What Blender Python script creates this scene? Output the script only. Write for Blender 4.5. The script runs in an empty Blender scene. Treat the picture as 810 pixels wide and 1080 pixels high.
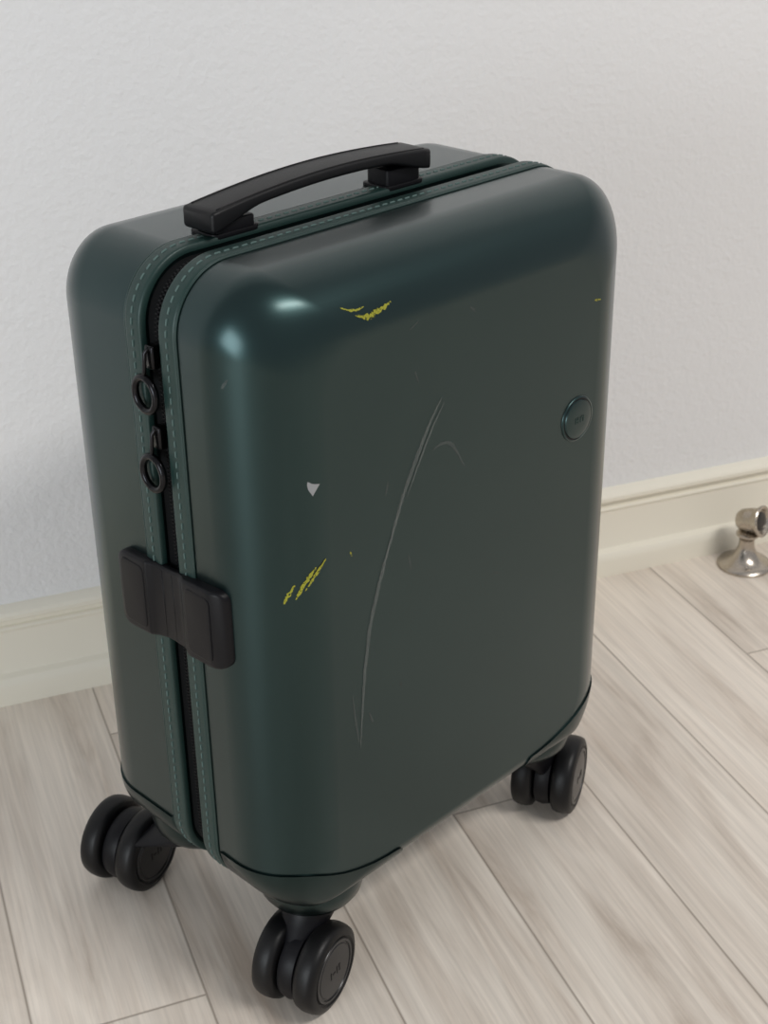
import bpy, bmesh, math, random
from mathutils import Vector, Matrix
from mathutils.bvhtree import BVHTree
W,D,YS,ZB,ZT=.3555,.2107,.0920,.1035,.545
R1,R2,RT,RB=.0401,.0500,.0430,.0160
GH=.0093   # half width of the zip groove
YW=1.2239
SC=bpy.context.scene

# ------------------------------------------------------------------ helpers
def link(o,parent=None):
    bpy.context.collection.objects.link(o)
    if parent: o.parent=parent
    return o
def meshobj(name,verts,faces,mat,parent=None,smooth=True,angle=None,wn=False):
    m=bpy.data.meshes.new(name); m.from_pydata([tuple(v) for v in verts],[],faces); m.update()
    bm=bmesh.new(); bm.from_mesh(m); bmesh.ops.recalc_face_normals(bm,faces=bm.faces); bm.to_mesh(m); bm.free()
    if smooth: m.shade_smooth()
    if angle: m.set_sharp_from_angle(angle=math.radians(angle))
    o=bpy.data.objects.new(name,m); link(o,parent)
    if mat: m.materials.append(mat)
    if wn:
        w=o.modifiers.new('wn','WEIGHTED_NORMAL'); w.keep_sharp=True
    return o
def join_parts(parts):
    v=[];f=[]
    for a,b in parts:
        n=len(v); v+=list(a); f+=[tuple(i+n for i in q) for q in b]
    return v,f
def ringpts(ins,y,r,n=14):
    r=max(r,.001); out=[]
    for cx,cz,a0 in ((W-ins-r,ZT-ins-r,0),(ins+r,ZT-ins-r,90),(ins+r,ZB+ins+r,180),(W-ins-r,ZB+ins+r,270)):
        for j in range(n+1):
            a=math.radians(a0+j*90/n); out.append(Vector((cx+r*math.cos(a),y,cz+r*math.sin(a))))
    return out
def loft(rings,cap0=True,cap1=True,closed=False):
    n=len(rings[0]); v=[p for q in rings for p in q]; f=[]
    m=len(rings)
    for i in range(m if closed else m-1):
        k=(i+1)%m
        for j in range(n):
            f.append((i*n+j,i*n+(j+1)%n,k*n+(j+1)%n,k*n+j))
    if not closed:
        if cap0: f.append(tuple(range(n)))
        if cap1: f.append(tuple(reversed(range((m-1)*n,m*n))))
    return v,f
def lathe(profile,origin,axis,n=48):
    ax=Vector(axis).normalized(); u=ax.orthogonal().normalized(); w=ax.cross(u)
    rings=[[Vector(origin)+ax*a+(u*math.cos(2*math.pi*i/n)+w*math.sin(2*math.pi*i/n))*max(r,1e-5) for i in range(n)] for a,r in profile]
    return loft(rings)
def rrect(cx,cy,hx,hy,r,n=5):
    o=[]
    for sx,sy,a0 in ((1,1,0),(-1,1,90),(-1,-1,180),(1,-1,270)):
        for j in range(n+1):
            a=math.radians(a0+90*j/n); o.append((cx+sx*(hx-r)+r*math.cos(a),cy+sy*(hy-r)+r*math.sin(a)))
    return o
def rbox(c,hx,hy,hz,r,b=.0012,taper=1.0):
    rings=[]
    for dz,ins in ((-hz,b),(-hz+b,0),(hz-b,0),(hz-b*.3,b*.3),(hz,b)):
        s=1+(taper-1)*((dz+hz)/(2*hz))
        rings.append([Vector((c[0]+(p[0])*s,c[1]+(p[1])*s,c[2]+dz)) for p in rrect(0,0,hx-ins,hy-ins,max(r-ins,.0003))])
    return loft(rings)
def tube(path,r,n=10,closed=False):
    rings=[]
    N=len(path)
    for i,p in enumerate(path):
        a=path[(i-1)%N] if closed or i>0 else path[i]; b=path[(i+1)%N] if closed or i<N-1 else path[i]
        t=(Vector(b)-Vector(a)).normalized()
        if closed: up=Vector((1,0,0))
        else: up=Vector((0.13,.99,.05)) if abs(t.y)<.9 else Vector((1,0,0))
        u=t.cross(up).normalized(); w=t.cross(u)
        rings.append([Vector(p)+(u*math.cos(2*math.pi*k/n)+w*math.sin(2*math.pi*k/n))*r for k in range(n)])
    return loft(rings,closed=closed)

# ------------------------------------------------------------------ materials
def newmat(name):
    m=bpy.data.materials.new(name); m.use_nodes=True; nt=m.node_tree
    return m,nt,nt.nodes['Principled BSDF']
def simple(name,col,rough=.5,metal=0,bump=0,bscale=400,spec=.5,alpha=None):
    m,nt,b=newmat(name)
    b.inputs['Base Color'].default_value=(*col,1); b.inputs['Roughness'].default_value=rough; b.inputs['Metallic'].default_value=metal
    b.inputs['Specular IOR Level'].default_value=spec
    tc=nt.nodes.new('ShaderNodeTexCoord'); n=nt.nodes.new('ShaderNodeTexNoise'); n.inputs['Scale'].default_value=bscale
    nt.links.new(tc.outputs['Object'],n.inputs['Vector'])
    if bump:
        bp=nt.nodes.new('ShaderNodeBump'); bp.inputs['Strength'].default_value=bump; bp.inputs['Distance'].default_value=.001
        nt.links.new(n.outputs['Fac'],bp.inputs['Height']); nt.links.new(bp.outputs['Normal'],b.inputs['Normal'])
    mr=nt.nodes.new('ShaderNodeMapRange'); mr.inputs['To Min'].default_value=max(rough-.06,.02); mr.inputs['To Max'].default_value=rough+.06
    nt.links.new(n.outputs['Fac'],mr.inputs['Value']); nt.links.new(mr.outputs['Result'],b.inputs['Roughness'])
    if alpha:
        ma=nt.nodes.new('ShaderNodeMapRange'); ma.inputs['From Min'].default_value=alpha[0]; ma.inputs['From Max'].default_value=alpha[1]
        ma.inputs['To Min'].default_value=0; ma.inputs['To Max'].default_value=alpha[2]
        n.inputs['Detail'].default_value=4
        nt.links.new(n.outputs['Fac'],ma.inputs['Value']); nt.links.new(ma.outputs['Result'],b.inputs['Alpha'])
    return m
def shell_material(name,ca,cb,coat=.6):
    m,nt,b=newmat(name); L=nt.links.new; N=nt.nodes.new
    tc=N('ShaderNodeTexCoord')
    mp=N('ShaderNodeMapping'); mp.inputs['Scale'].default_value=(6,6,900); L(tc.outputs['Object'],mp.inputs['Vector'])
    n=N('ShaderNodeTexNoise'); n.inputs['Scale'].default_value=1; n.inputs['Detail'].default_value=3; L(mp.outputs['Vector'],n.inputs['Vector'])
    n2=N('ShaderNodeTexNoise'); n2.inputs['Scale'].default_value=7; n2.inputs['Detail'].default_value=5; L(tc.outputs['Object'],n2.inputs['Vector'])
    cr=N('ShaderNodeMix'); cr.data_type='RGBA'; cr.inputs['A'].default_value=(*ca,1); cr.inputs['B'].default_value=(*cb,1)
    L(n2.outputs['Fac'],cr.inputs['Factor']); L(cr.outputs['Result'],b.inputs['Base Color'])
    b.inputs['Metallic'].default_value=.97
    mr=N('ShaderNodeMapRange'); mr.inputs['To Min'].default_value=.29; mr.inputs['To Max'].default_value=.36; L(n.outputs['Fac'],mr.inputs['Value']); L(mr.outputs['Result'],b.inputs['Roughness'])
    b.inputs['Coat Weight'].default_value=coat; b.inputs['Coat Roughness'].default_value=.25; b.inputs['Coat IOR'].default_value=1.45
    bp=N('ShaderNodeBump'); bp.inputs['Strength'].default_value=.05; bp.inputs['Distance'].default_value=.0003; L(n.outputs['Fac'],bp.inputs['Height']); L(bp.outputs['Normal'],b.inputs['Normal'])
    return m
shellm=shell_material('green_satin_shell',(.0135,.0370,.0380),(.0190,.0450,.0455))
bumpm=shell_material('green_corner_guard',(.013,.030,.030),(.016,.034,.033),.3)
stripm=simple('green_edge_binding',(.013,.037,.033),.42,.2,.12,900)
threadm=simple('grey_green_thread',(.10,.16,.15),.8)
blk=simple('black_plastic',(.0045,.0045,.0060),.42,0,.04,900,.20)
blk2=simple('black_handle_rubber',(.006,.006,.007),.42,0,.10,1500,.26)
fab=simple('black_zip_tape',(.003,.0035,.004),.9,0,.4,2500,.2)
teethm=simple('black_zip_teeth',(.006,.006,.007),.5,0,.1,900,.3)
zipm=simple('black_zip_metal',(.02,.02,.022),.22,.9)
tyre=simple('black_tyre_rubber',(.0045,.0045,.005),.42,0,.06,800,.28)
hubm=simple('dark_grey_hub',(.03,.03,.032),.30,.6,.0,800,.5)
yel=simple('yellow_paint_scuff',(.31,.31,.026),.6,0,0,600,.4,(.34,.46,.92))
scr=simple('pale_scratch',(.15,.17,.165),.6,.2,0,1800,.4,(.20,.60,.62))
scrf=simple('faint_scratch',(.11,.13,.128),.5,.3,0,900,.4,(.25,.6,.6))
chipm=simple('grey_chip',(.26,.27,.28),.6)
nick=simple('brushed_nickel',(.50,.45,.39),.26,1.0,.05,500)

# ------------------------------------------------------------------ camera
h,yaw,pitch,roll,f=.7966,20.8001,27.3378,-.8480,1539.98
y,t,r=[math.radians(a) for a in (yaw,pitch,roll)]
F=Vector((math.sin(y)*math.cos(t),math.cos(y)*math.cos(t),-math.sin(t))); Rt=Vector((math.cos(y),-math.sin(y),0)); U=Rt.cross(F)
R_=Rt*math.cos(r)+U*math.sin(r); U_=-Rt*math.sin(r)+U*math.cos(r)
cd=bpy.data.cameras.new('camera'); co=bpy.data.objects.new('camera',cd); link(co); SC.camera=co
cd.sensor_fit='VERTICAL'; cd.sensor_height=36; cd.lens=f*36/1080; cd.clip_start=.02
cd.dof.use_dof=True; cd.dof.focus_distance=.93; cd.dof.aperture_fstop=16
co.matrix_world=Matrix(((R_.x,U_.x,-F.x,0),(R_.y,U_.y,-F.y,0),(R_.z,U_.z,-F.z,h),(0,0,0,1)))

# ------------------------------------------------------------------ suitcase
suit=bpy.data.objects.new('suitcase',None); link(suit); suit.location=(.1954,.7035,0); suit.rotation_euler=(0,0,math.radians(24.3042))
def sring(ph,off,front,n=16):
    """one ring of the domed half: edge fillet radius differs on sides / top / bottom"""
    c=1-math.cos(ph); s=1-math.sin(ph); k=ph/(math.pi/2); r=R1+(.030-R1)*k+off*(1-k); out=[]
    def fil(a):
        x,z=math.cos(a),math.sin(a)
        zz=RT if z>0 else RB
        return math.sqrt((R2*x)**2+(zz*z)**2)
    oo=off*math.cos(ph)
    for sx,sz,a0 in ((1,1,0),(-1,1,90),(-1,-1,180),(1,-1,270)):
        rz=RT if sz>0 else RB
        cx=(W-R2*c+oo-r) if sx>0 else (R2*c-oo+r)
        cz=(ZT-rz*c+oo-r) if sz>0 else (ZB+rz*c-oo+r)
        for j in range(n+1):
            a=math.radians(a0+j*90/n); fr=fil(a)
            yy=fr*s-off*math.sin(ph)
            out.append(Vector((cx+r*math.cos(a),yy if front else D-yy,cz+r*math.sin(a))))
    return out
def half(front,off=0,e=None):
    rings=[]
    if e is None: e=YS-GH if front else YS+GH
    s=-1 if front else 1
    rings.append(ringpts(.002-off,e,R1-.002+off,16))
    rings.append(ringpts(.0-off,e+s*.002,R1+off,16))
    K=20
    for k in range(K+1): rings.append(sring(k/K*math.pi/2,off,front))
    return loft(rings)
BV={}
for fr,nm in ((True,'front_shell'),(False,'back_shell')):
    v,fc=half(fr); meshobj(nm,v,fc,shellm,suit,angle=60,wn=True)
    BV[fr]=BVHTree.FromPolygons([tuple(a) for a in v],fc)
v,fc=loft([ringpts(.0055,YS-GH-.002,R1-.0055),ringpts(.0055,YS+GH+.002,R1-.0055)])
meshobj('zip_tape',v,fc,fab,suit,angle=40)
def perim(ins,yy,step,n=24):
    P=ringpts(ins,yy,R1-ins,n); N=len(P); seg=[(P[(i+1)%N]-P[i]).length for i in range(N)]; tot=sum(seg)
    cnt=int(tot/step); res=[]; i=0; acc=0
    for k in range(cnt):
        s=k*tot/cnt
        while acc+seg[i]<s: acc+=seg[i]; i+=1
        tg=(P[(i+1)%N]-P[i]).normalized(); p=P[i]+tg*(s-acc)
        res.append((p,tg,Vector((tg.z,0,-tg.x))))
    return res
def brick(p,tg,nr,l,w,hh):
    yv=Vector((0,1,0)); o=[]
    for sn,kk in ((-1,1),(1,.75)):
        for a,b in ((-1,-1),(1,-1),(1,1),(-1,1)):
            o.append(p+tg*(a*l/2*kk)+yv*(b*w/2*kk)+nr*(sn*hh/2))
    return o,[(0,1,2,3),(7,6,5,4),(0,4,5,1),(1,5,6,2),(2,6,7,3),(3,7,4,0)]
teeth=[]
for k,(p,tg,nr) in enumerate(perim(.0050,YS,.0013)):
    teeth.append(brick(p+Vector((0,(.0010 if k%2 else -.0010),0)),tg,nr,.0009,.0030,.0012))
v,fc=join_parts(teeth); meshobj('zip_teeth',v,fc,teethm,suit,smooth=False)
def band(y0,y1,name):
    s=1 if y1>y0 else -1
    prof=[(y0,-.003),(y0,.0006),(y0+s*.0008,.0014),(y0+s*.0022,.0017),((y0+y1)/2,.0013),(y1-s*.0022,.0016),(y1-s*.0008,.0012),(y1,.0004),(y1,-.003)]
    rings=[ringpts(-o,yy,R1+o,20) for yy,o in prof]
    v,fc=loft(rings,False,False,closed=True); meshobj(name,v,fc,stripm,suit,angle=50)
band(YS-GH+.0008,YS-GH-.0140,'edge_binding_front'); band(YS+GH-.0008,YS+GH+.0140,'edge_binding_back')
st=[]
for yy in (YS-GH-.0068,YS+GH+.0068):
    for p,tg,nr in perim(-.0015,yy,.0068): st.append(brick(p,tg,nr,.0046,.0010,.0010))
v,fc=join_parts(st); meshobj('stitching',v,fc,threadm,suit,smooth=False)
for nm,yy in (('bead_front',YS-GH-.0143),('bead_back',YS+GH+.0143)):
    prof=[(.0007*math.cos(a)*1.1,.0007*math.sin(a)) for a in [i*math.pi/4 for i in range(8)]]
    v,fc=loft([ringpts(-(.0004+b),yy+a,R1+.0004+b,20) for a,b in prof],closed=True); meshobj(nm,v,fc,stripm,suit)
def guard(nm,src,outline,mt):
    o=meshobj(nm,src[0],src[1],mt,suit,angle=60)
    cv,cf=loft([[Vector((x,yy,z)) for x,z in outline] for yy in (-.05,D+.05)])
    cut=meshobj('cut_'+nm,cv,cf,None,suit,smooth=False)
    md=o.modifiers.new('b','BOOLEAN'); md.operation='INTERSECT'; md.object=cut; md.solver='EXACT'
    bpy.context.view_layer.update(); dg=bpy.context.evaluated_depsgraph_get()
    me=bpy.data.meshes.new_from_object(o.evaluated_get(dg)); o.modifiers.clear(); o.data=me
    if not me.materials: me.materials.append(mt)
    bpy.data.objects.remove(cut)
    me.set_sharp_from_angle(angle=math.radians(50))
    return o
OUT=[(-.03,.07),(-.03,.1400),(.014,.1400),(.022,.1392),(.030,.1370),(.041,.1325),(.053,.1275),(.067,.1230),(.080,.1198),(.092,.1180),(.103,.1172),(.106,.1165),(.1085,.1145),(.1090,.1110),(.1090,.07)]
for fr in (True,False):
    src=half(fr,.0013,e=(YS-GH-.016) if fr else (YS+GH+.016))
    guard('corner_guard_%s_near'%('front' if fr else 'back'),src,OUT,bumpm)
    guard('corner_guard_%s_far'%('front' if fr else 'back'),src,[(W-x,z) for x,z in reversed(OUT)],bumpm)
# handle
HX0,HX1,HY=.0540,.2375,.1085
def ztop(t): return ZT+.0180+.0046*t+.0058*math.sin(math.pi*t)**.9
def handle():
    x0,x1=HX0,HX1; rings=[]
    N=40
    for i in range(-2,N+3):
        t=min(max(i/N,0),1); x=x0+(x1-x0)*t
        top=ztop(t)
        e=min(t,1-t)*(x1-x0)
        k=max(0,1-e/.040); k=k*k*(3-2*k)
        th=.0070+.0060*k
        w=.0135+.0010*k
        ins=0
        if i==-2 or i==N+2: ins=.0018
        elif i==-1 or i==N+1: ins=.0006
        if i<0: x=x0-(.0008 if i==-1 else .0016)
        if i>N: x=x1+(.0008 if i==N+1 else .0016)
        rings.append([Vector((x,a,b)) for a,b in rrect(HY,top-th/2,w-ins,th/2-ins,.0022-ins*.5,4)])
    return loft(rings)
v,fc=handle(); meshobj('top_handle',v,fc,blk2,suit,angle=50)
rim=[]
for yy in (HY-.0116,HY+.0116):
    path=[]
    for i in range(41):
        t=.02+.96*i/40; path.append((HX0+(HX1-HX0)*t,yy,ztop(t)+.0000))
    rim.append(tube(path,.0006,8))
v,fc=join_parts(rim); meshobj('handle_rim',v,fc,blk2,suit)
fp=[]
for cx,hh in ((.076,.0050),(.221,.0068)):
    fp.append(rbox((cx,.1120,ZT-.001+hh),.0155,.0110,hh,.004))
    fp.append(rbox((cx,.1125,ZT+.0008),.0185,.0125,.0018,.005,.0008))
v,fc=join_parts(fp); meshobj('handle_feet',v,fc,blk,suit,angle=40)
# side clasp
P=[(.1545,-.0008),(.1537,-.0040),(.1510,-.0062),(.124,-.0068),(.119,-.0060),(.113,-.0044),(.103,-.0036),(.092,-.0038),(.084,-.0042),(.079,-.0062),(.074,-.0076),(.052,-.0078),(.0445,-.0068),(.0375,-.0035),(.0355,-.0001)]
def ymap(q): return .0375+(q-.0355)*(.1050/.119)
P=[(ymap(a),b) for a,b in P]
hz=.0275
def czf(yy): return .3210+.0055*(.1425-yy)/.105
sm=[]
for i in range(len(P)-1):
    p0=P[max(i-1,0)];p1=P[i];p2=P[i+1];p3=P[min(i+2,len(P)-1)]
    for k in range(5):
        t=k/5
        q=[.5*((2*p1[d])+(-p0[d]+p2[d])*t+(2*p0[d]-5*p1[d]+4*p2[d]-p3[d])*t*t+(-p0[d]+3*p1[d]-3*p2[d]+p3[d])*t**3) for d in (0,1)]
        sm.append(q)
sm.append(list(P[-1]))
ys_=[a for a,b in sm]; ymin,ymax=min(ys_),max(ys_)
rings=[]
for yy,xx in sm:
    cz=czf(yy)
    e=min(yy-ymin,ymax-yy); rc=.008
    dz=hz if e>=rc else hz-rc+math.sqrt(max(rc*rc-(rc-e)**2,0))
    if .077<yy<.111: dz*=1-.05*math.sin((yy-.077)/.034*math.pi)
    b=.0018
    inn=.001
    if yy<.048: inn=.0012+(.048-yy)*.46
    ring=[(inn,cz-dz),(xx+b*1.2,cz-dz),(xx+b*.35,cz-dz+b*.35),(xx,cz-dz+b*1.3),(xx,cz),(xx,cz+dz-b*1.3),(xx+b*.35,cz+dz-b*.35),(xx+b*1.2,cz+dz),(inn,cz+dz)]
    rings.append([Vector((a,yy,c)) for a,c in ring])
v,fc=loft(rings); meshobj('side_clasp',v,fc,blk,suit,angle=55)
rb=[]
for yy in (.0885,.0985):
    cz=czf(yy); rb.append(tube([(-.0029,yy,cz-.024),(-.0031,yy,cz),(-.0029,yy,cz+.024)],.0010,8))
v,fc=join_parts(rb); meshobj('clasp_ribs',v,fc,blk,suit)
for nm,yc,x0,hw in (('clasp_button',.0595,-.0066,.0118),('clasp_button_back',.1262,-.0056,.0118)):
    cz=czf(yc); bt=[]
    for dx,ins in ((0,0),(-.0014,0),(-.0016,.0004),(-.0017,.0010)):
        bt.append([Vector((x0+dx,a,b)) for a,b in rrect(yc,cz,hw-ins,.0228-ins,.004-ins*.5)])
    v,fc=loft(bt); meshobj(nm,v,fc,blk,suit,angle=50)
# zip sliders and ring pulls
for k,(zc,yc,rr) in enumerate(((.4675,.0955,.0105),(.4165,.0950,.0107))):
    parts=[]
    ctr=Vector((-.0052,yc,zc))
    path=[(ctr.x,yc+rr*.92*math.cos(a),zc+rr*math.sin(a)) for a in [2*math.pi*i/40 for i in range(40)]]
    parts.append(tube(path,.0024,10,True))
    parts.append(rbox((-.0002,YS,zc+.023),.0030,.0038,.0075,.0015))
    path=[(-.0026,YS+.0003,zc+.029),(-.0050,YS+.001,zc+.026),(-.0052,YS+.002,zc+.017),(-.0052,yc,zc+rr*.95)]
    parts.append(tube(path,.0013,8))
    v,fc=join_parts(parts); meshobj('zip_pull_%d'%(k+1),v,fc,zipm,suit,angle=50)
# badge
bc=Vector((.2860,0,.3868))
v,fc=lathe([(-.002,.0168),(.0002,.0168),(.0010,.0163),(.0012,.0155),(.0006,.0149),(.0006,.0145),(.0018,.0139),(.0024,.0112),(.0027,.006),(.0028,0)],bc,(0,-1,0),56)
meshobj('round_badge',v,fc,shellm,suit,angle=50)
v,fc=lathe([(.0002,.0153),(.0009,.0153),(.0009,.0140),(.0002,.0140)],bc,(0,-1,0),56); meshobj('badge_groove',v,fc,blk,suit,angle=50)
gl=[]
for dx,w,dz,hh in ((-.0042,.0008,0,.0045),(-.0018,.0008,0,.0045),(-.003,.002,0,.0008),(.0010,.0008,0,.0045),(.0040,.0008,0,.0045),(.0025,.002,.0018,.0008)):
    gl.append(rbox((bc.x+dx,-.0029,bc.z+dz),w/2,.0003,hh/2,.0002,.0001))
v,fc=join_parts(gl); meshobj('badge_emboss',v,fc,stripm,suit,smooth=False)
# wheels
def caster(idx,cx,cy,ax,stem):
    ax=Vector((ax[0],ax[1],0)).normalized(); RR=.0333; c=Vector((cx,cy,RR)); g=RR/.0308
    ty=[];hb=[]
    for s in (1,-1):
        w0=c+ax*(s*.0168)
        ty.append(lathe([(a,q*g) for a,q in [(-.0088,.004),(-.0088,.0225),(-.0086,.0270),(-.0070,.0296),(-.0035,.0306),(0,.0308),(.0035,.0306),(.0070,.0296),(.0086,.0270),(.0092,.0245),(.0084,.0238),(.0078,.0230),(.0076,.004)]],w0,ax*s))
        hb.append(lathe([(a,q*g) for a,q in [(.0050,.0226),(.0082,.0226),(.0090,.0220),(.0090,.0204),(.0082,.0200),(.0082,.0190),(.0088,.0185),(.0093,.010),(.0094,0)]],w0,ax*s))
    tr=Vector((-ax.y,ax.x,0)); w0=c+ax*(.0168+.0093)
    mk=[]
    for dx,ww,hh in ((-.0060,.0012,.0060),(-.0020,.0030,.0014),(.0020,.0012,.0060),(.0055,.0012,.0060)):
        vs=[]
        for dep in (-.0004,.0003):
            for a,b in ((-1,-1),(1,-1),(1,1),(-1,1)): vs.append(w0+ax*dep+tr*(dx+a*ww/2)+Vector((0,0,b*hh/2)))
        mk.append((vs,[(0,1,2,3),(7,6,5,4),(0,4,5,1),(1,5,6,2),(2,6,7,3),(3,7,4,0)]))
    v,fc=join_parts(mk); meshobj('wheel_%d_hub_marks'%idx,v,fc,blk,suit,smooth=False)
    v,fc=join_parts(ty); meshobj('wheel_%d_tyres'%idx,v,fc,tyre,suit,angle=45)
    v,fc=join_parts(hb); meshobj('wheel_%d_hubs'%idx,v,fc,hubm,suit,angle=40)
    parts=[lathe([(-.0085,.006),(-.0085,.023),(-.006,.0275),(0,.0290),(.006,.0275),(.0085,.023),(.0085,.006)],c,ax)]
    S=Vector((stem[0],stem[1],0))
    rings=[]
    for k in range(9):
        t=k/8; z=.040+(.080-.040)*t; tt=t*t*(3-2*t)
        q=Vector((cx,cy,0)).lerp(S,tt); rl=.024*(1-tt)+.0225*tt; rw=.0082*(1-tt)+.0225*tt
        rings.append([q+tr*rl*math.cos(a)+ax*rw*math.sin(a)+Vector((0,0,z)) for a in [2*math.pi*i/28 for i in range(28)]])
    parts.append(loft(rings))
    parts.append(lathe([(.072,.0215),(.074,.0245),(.082,.0250),(.084,.0235)],S,(0,0,1)))
    v,fc=join_parts(parts); meshobj('wheel_%d_fork'%idx,v,fc,blk,suit,angle=45)
    v,fc=lathe([(.0790,.018),(.0795,.0290),(.0815,.0335),(.0860,.0365),(.094,.0385),(.101,.0390),(.106,.0390)],S,(0,0,1)); meshobj('wheel_%d_mount'%idx,v,fc,bumpm,suit,angle=45)
caster(1,.0425,.0350,(.28,-.96),(.064,.0480))
caster(2,.0330,.2285,(.28,-.96),(.056,D-.052))
caster(3,.3350,.0460,(.40,-.92),(W-.054,.050))
caster(4,.3220,.1850,(.9,.3),(W-.054,D-.052))

# scuffs and scratches as thin films lying on the shell
def film(name,pts,wid,mt,n=40,taper=True,wob=0,seed=0,lift=.0002,prof=None):
    rg=random.Random(seed); v=[];fc=[]
    pts=[Vector(p) for p in pts]
    S=[]
    for i in range(n+1):
        u=i/n*(len(pts)-1); k=min(int(u),len(pts)-2); t=u-k
        p0=pts[max(k-1,0)];p1=pts[k];p2=pts[k+1];p3=pts[min(k+2,len(pts)-1)]
        S.append(.5*((2*p1)+(p2-p0)*t+(2*p0-5*p1+4*p2-p3)*t*t+(3*p1-p0-3*p2+p3)*t**3))
    Q=[]
    for s in S:
        loc,nn,_,_=BV[True].find_nearest(s); c=Vector((W/2,D/2,.3))
        if nn.dot(loc-c)<0: nn=-nn
        Q.append((loc,nn))
    for i,(p,nn) in enumerate(Q):
        tg=(Q[min(i+1,n)][0]-Q[max(i-1,0)][0]).normalized(); sd=tg.cross(nn).normalized()
        w=wid/2
        if prof: w*=prof(i/n)
        elif taper: w*=max(.05,math.sin(math.pi*(i+.5)/(n+1))**.6)
        w1=w*(1+wob*(rg.random()-.5)*2); w2=w*(1+wob*(rg.random()-.5)*2)
        v+=[p+sd*w1+nn*lift,p-sd*w2+nn*lift]
    for i in range(n): fc.append((2*i,2*i+1,2*i+3,2*i+2))
    return v,fc
S1=[(.147,0,.446),(.136,0,.432),(.125,0,.414),(.113,0,.393),(.103,0,.370),(.092,0,.343),(.083,0,.317),(.077,0,.287),(.073,0,.257),(.070,0,.221)]
parts=[film('a',S1[:6],.0034,scr,60,True,.3,1),film('b',S1[3:],.0030,scr,60,True,.4,2,.0003),
       film('a2',[(p[0]+.0020,0,p[2]-.004) for p in S1[:4]],.0016,scr,40,True,.3,3,.0004)]
v,fc=join_parts(parts); meshobj('long_scratch',v,fc,scr,suit)
parts=[film('d',[(.138,0,.413),(.149,0,.4145),(.158,0,.409),(.169,0,.391)],.0024,scr,30,True,.3,4),
       film('e',[(.064,0,.266),(.067,0,.240),(.069,0,.227)],.0016,scr,20,True,.3,5),
       film('f',[(.004,.030,.492),(.003,.034,.486)],.0016,scr,8,True,.3,6),
       film('g',[(.099,0,.405),(.0965,0,.397)],.0016,scr,8,True,.3,7),
       film('h',[(.20,0,.30),(.206,0,.297)],.0010,scr,8,True,.3,8),
       film('j',[(.118,0,.497),(.127,0,.5015)],.0010,scr,8,True,.3,31),
       film('l',[(.172,0,.498),(.177,0,.494)],.0014,scr,8,True,.3,32),
       film('m',[(.079,0,.245),(.082,0,.236)],.0014,scr,8,True,.3,33),
       film('n',[(.108,0,.255),(.109,0,.251)],.0018,scr,8,True,.3,34),
       film('p',[(.123,0,.470),(.126,0,.462)],.0010,scr,8,True,.3,35),
       film('i',[(.116,0,.348),(.119,0,.336)],.0012,scr,8,True,.3,9)]
v,fc=join_parts(parts); meshobj('fine_scratches',v,fc,scrf,suit)
parts=[film('y1',[(.0195,.010,.349),(.0220,.008,.355),(.0255,.006,.361)],.0022,yel,16,True,.5,11),
       film('y2',[(.0255,.006,.351),(.032,.003,.362),(.0385,.001,.370)],.0026,yel,20,True,.5,12,.0003),
       film('y3',[(.031,.003,.356),(.038,.001,.365),(.0455,0,.3735)],.0018,yel,20,True,.5,13,.0004),
       film('y6',[(.0655,0,.3700),(.0668,0,.3665)],.0012,yel,6,True,.5,16),
       film('y7',[(.068,.007,.522),(.076,.005,.519),(.085,.005,.519)],.0012,yel,16,True,.7,17),
       film('y8',[(.077,.003,.5165),(.087,.002,.5135),(.095,.002,.5150),(.106,.003,.5175)],.0030,yel,24,True,.8,18,.0003),
       film('y10',[(.299,.001,.4695),(.306,.001,.4685)],.0012,yel,8,True,.5,20)]
v,fc=join_parts(parts); meshobj('yellow_scuffs',v,fc,yel,suit)
v,fc=film('k',[(.0350,.001,.4270),(.0370,.001,.4235),(.0405,0,.4205)],.0084,chipm,8,False,0,21,prof=lambda t:.05+.95*t); meshobj('grey_chip_mark',v,fc,chipm,suit)

# ------------------------------------------------------------------ room
def wall_mat():
    m,nt,b=newmat('white_wallpaper'); L=nt.links.new; N=nt.nodes.new
    tc=N('ShaderNodeTexCoord'); n=N('ShaderNodeTexNoise'); n.inputs['Scale'].default_value=110; n.inputs['Detail'].default_value=5; n.inputs['Roughness'].default_value=.6
    L(tc.outputs['Object'],n.inputs['Vector'])
    v=N('ShaderNodeTexVoronoi'); v.inputs['Scale'].default_value=180; L(tc.outputs['Object'],v.inputs['Vector'])
    ad=N('ShaderNodeMath'); ad.operation='ADD'; L(n.outputs['Fac'],ad.inputs[0])
    ml=N('ShaderNodeMath'); ml.operation='MULTIPLY'; ml.inputs[1].default_value=.25; L(v.outputs['Distance'],ml.inputs[0]); L(ml.outputs[0],ad.inputs[1])
    bp=N('ShaderNodeBump'); bp.inputs['Strength'].default_value=.50; bp.inputs['Distance'].default_value=.0024; L(ad.outputs[0],bp.inputs['Height']); L(bp.outputs['Normal'],b.inputs['Normal'])
    b.inputs['Base Color'].default_value=(.785,.785,.790,1); b.inputs['Roughness'].default_value=.85
    return m
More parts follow.
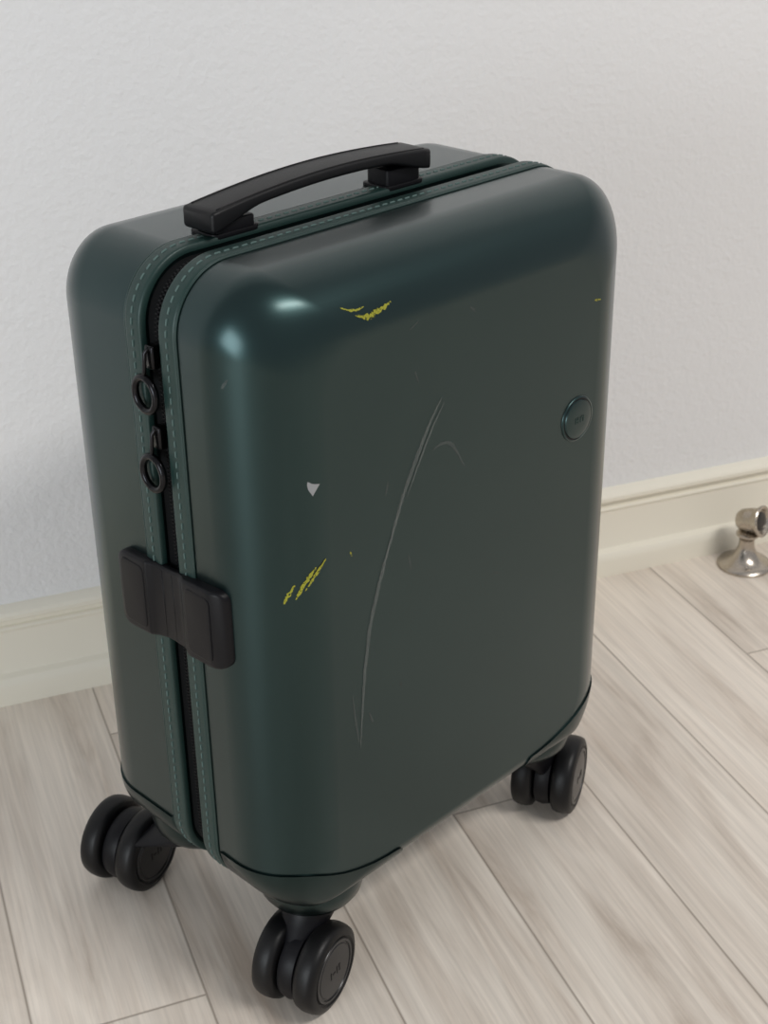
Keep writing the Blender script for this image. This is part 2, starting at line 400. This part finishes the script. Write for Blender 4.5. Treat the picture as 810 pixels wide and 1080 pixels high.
def floor_mat():
    m,nt,b=newmat('pale_wood_planks'); L=nt.links.new; N=nt.nodes.new
    tc=N('ShaderNodeTexCoord'); sp=N('ShaderNodeSeparateXYZ'); L(tc.outputs['Object'],sp.inputs[0])
    def M(op,a,b_=None,c=None):
        n=N('ShaderNodeMath'); n.operation=op
        for i,x in enumerate((a,b_,c)):
            if x is None: continue
            if isinstance(x,(int,float)): n.inputs[i].default_value=x
            else: L(x,n.inputs[i])
        return n.outputs[0]
    pitch=.1233
    u=M('DIVIDE',M('SUBTRACT',sp.outputs['X'],.0295),pitch); idx=M('FLOOR',u); fr=M('SUBTRACT',u,idx)
    off=M('MULTIPLY',M('FRACT',M('MULTIPLY',idx,.3766)),.91)
    vv=M('DIVIDE',M('SUBTRACT',M('SUBTRACT',sp.outputs['Y'],.779),off),.91); idy=M('FLOOR',vv); fy=M('SUBTRACT',vv,idy)
    def edge(fx,w,size):
        d=M('MINIMUM',fx,M('SUBTRACT',1,fx)); d=M('MULTIPLY',d,size)
        mr=N('ShaderNodeMapRange'); mr.inputs['From Min'].default_value=0; mr.inputs['From Max'].default_value=w; mr.inputs['To Min'].default_value=1; mr.inputs['To Max'].default_value=0; L(d,mr.inputs['Value']); return mr.outputs['Result']
    j=M('MAXIMUM',edge(fr,.0015,pitch),edge(fy,.0015,.91))
    cb=N('ShaderNodeCombineXYZ'); L(idx,cb.inputs[0]); L(idy,cb.inputs[1])
    w2=N('ShaderNodeTexWhiteNoise'); w2.noise_dimensions='3D'; L(cb.outputs[0],w2.inputs['Vector'])
    va=N('ShaderNodeVectorMath'); va.operation='MULTIPLY'; L(tc.outputs['Object'],va.inputs[0]); va.inputs[1].default_value=(24,2.6,1)
    vs=N('ShaderNodeVectorMath'); vs.operation='SCALE'; L(w2.outputs['Color'],vs.inputs[0]); vs.inputs['Scale'].default_value=30
    vb=N('ShaderNodeVectorMath'); vb.operation='ADD'; L(va.outputs[0],vb.inputs[0]); L(vs.outputs[0],vb.inputs[1])
    n1=N('ShaderNodeTexNoise'); n1.inputs['Scale'].default_value=1; n1.inputs['Detail'].default_value=8; n1.inputs['Roughness'].default_value=.60; n1.inputs['Distortion'].default_value=.8; L(vb.outputs[0],n1.inputs['Vector'])
    vc=N('ShaderNodeVectorMath'); vc.operation='MULTIPLY'; L(vb.outputs[0],vc.inputs[0]); vc.inputs[1].default_value=(12,2.6,1)
    n2=N('ShaderNodeTexNoise'); n2.inputs['Scale'].default_value=1; n2.inputs['Detail'].default_value=5; L(vc.outputs[0],n2.inputs['Vector'])
    cr=N('ShaderNodeValToRGB'); e=cr.color_ramp.elements
    e[0].position=.27; e[0].color=(.45,.365,.295,1); e[1].position=.58; e[1].color=(.80,.725,.640,1)
    q=cr.color_ramp.elements.new(.42); q.color=(.68,.60,.52,1)
    L(n1.outputs['Fac'],cr.inputs['Fac'])
    mx=N('ShaderNodeMix'); mx.data_type='RGBA'; mx.blend_type='MULTIPLY'; mx.inputs['Factor'].default_value=1
    mr=N('ShaderNodeMapRange'); mr.inputs['From Min'].default_value=.3; mr.inputs['From Max'].default_value=.7; mr.inputs['To Min'].default_value=.86; mr.inputs['To Max'].default_value=1.06; L(n2.outputs['Fac'],mr.inputs['Value'])
    L(cr.outputs['Color'],mx.inputs['A']); L(mr.outputs['Result'],mx.inputs['B'])
    m2=N('ShaderNodeMix'); m2.data_type='RGBA'; m2.blend_type='MULTIPLY'; m2.inputs['Factor'].default_value=1
    mr2=N('ShaderNodeMapRange'); mr2.inputs['To Min'].default_value=.93; mr2.inputs['To Max'].default_value=1.04; L(w2.outputs['Value'],mr2.inputs['Value'])
    L(mx.outputs['Result'],m2.inputs['A']); L(mr2.outputs['Result'],m2.inputs['B'])
    m3=N('ShaderNodeMix'); m3.data_type='RGBA'; L(M('MULTIPLY',j,.70),m3.inputs['Factor']); L(m2.outputs['Result'],m3.inputs['A']); m3.inputs['B'].default_value=(.17,.13,.10,1)
    L(m3.outputs['Result'],b.inputs['Base Color'])
    mr3=N('ShaderNodeMapRange'); mr3.inputs['To Min'].default_value=.34; mr3.inputs['To Max'].default_value=.50; L(n2.outputs['Fac'],mr3.inputs['Value']); L(mr3.outputs['Result'],b.inputs['Roughness'])
    hh=M('SUBTRACT',M('MULTIPLY',n2.outputs['Fac'],.15),j)
    bp=N('ShaderNodeBump'); bp.inputs['Strength'].default_value=.5; bp.inputs['Distance'].default_value=.0006; L(hh,bp.inputs['Height']); L(bp.outputs['Normal'],b.inputs['Normal'])
    return m
def boxmesh(name,lo,hi,mt):
    c=[(lo[0] if i&1==0 else hi[0],lo[1] if i&2==0 else hi[1],lo[2] if i&4==0 else hi[2]) for i in range(8)]
    return meshobj(name,c,[(0,1,3,2),(4,6,7,5),(0,4,5,1),(2,3,7,6),(0,2,6,4),(1,5,7,3)],mt,smooth=False)
boxmesh('floor',(-2.2,-2.2,-.02),(2.6,YW+.1,0),floor_mat())
boxmesh('wall_back',(-2.2,YW,0),(2.6,YW+.1,2.45),wall_mat())
bbm=simple('cream_painted_wood',(.85,.81,.70),.42,0,.03,60)
prof=[(0,0),(.0200,0),(.0200,.018),(.0192,.0235),(.0165,.0275),(.0125,.0290),(.0105,.0300),(.0100,.0315),(.0100,.0740),(.0112,.0755),(.0116,.0775),(.0105,.0795),(.0075,.0805),(.0075,.0840),(.0095,.0858),(.0125,.0868),(.0140,.0885),(.0140,.0925),(.0125,.0950),(.0085,.0967),(.0040,.0980),(0,.0986)]
r0=[Vector((-2.2,YW-d,z)) for d,z in prof]; r1=[Vector((2.6,YW-d,z)) for d,z in prof]
v,fc=loft([r0,r1]); meshobj('baseboard_back',v,fc,bbm,angle=30)

# ------------------------------------------------------------------ door stopper
ds=bpy.data.objects.new('door_stopper',None); link(ds); ds.location=(.868,1.169,0)
v,fc=lathe([(0,.0290),(.0025,.0295),(.0045,.0280),(.0060,.0240),(.0085,.0190),(.0120,.0150),(.0170,.0115),(.0230,.0090),(.0310,.0082),(.0360,.0095),(.0380,.0125),(.0400,.0125),(.042,.0090)],(0,0,0),(0,0,1),56)
meshobj('stopper_base',v,fc,nick,ds,angle=45)
ax=Vector((.45,-.85,.22)); hc=(.004,0,.0545)
v,fc=lathe([(-.016,.006),(-.0155,.0095),(-.012,.0120),(-.004,.0135),(.004,.0140),(.008,.0150),(.0105,.0172),(.0125,.0175),(.0135,.0165),(.0130,.0140),(.0095,.0120),(.0085,.005)],hc,ax,48)
meshobj('stopper_cup',v,fc,nick,ds,angle=45)
v,fc=lathe([(.008,.0105),(.0105,.0105),(.0118,.0085),(.0122,.004),(.0122,0)],hc,ax,32)
meshobj('stopper_magnet',v,fc,simple('dark_magnet',(.06,.055,.05),.4,.6),ds,angle=45)

# ------------------------------------------------------------------ light
def area(nm,loc,tgt,sx,sy,en,col,rot=None):
    L=bpy.data.lights.new(nm,'AREA'); L.shape='RECTANGLE'; L.size=sx; L.size_y=sy; L.energy=en; L.color=col
    o=link(bpy.data.objects.new(nm,L)); o.location=loc; d=Vector(tgt)-Vector(loc); o.rotation_euler=d.to_track_quat('-Z','Z').to_euler() if rot is None else rot; return o
area('ceiling_light',(1.45,-.60,2.38),(.5,.6,0),1.20,.42,46,(1,.97,.93),(0,0,math.radians(24)))
area('window_light',(-1.40,-.35,.62),(.2,.7,.35),.85,.85,17,(.90,.96,1))
w=bpy.data.worlds.new('world'); SC.world=w; w.use_nodes=True; bg=w.node_tree.nodes['Background']; bg.inputs[0].default_value=(.97,.975,1,1); bg.inputs[1].default_value=.41
SC.view_settings.view_transform='Standard'
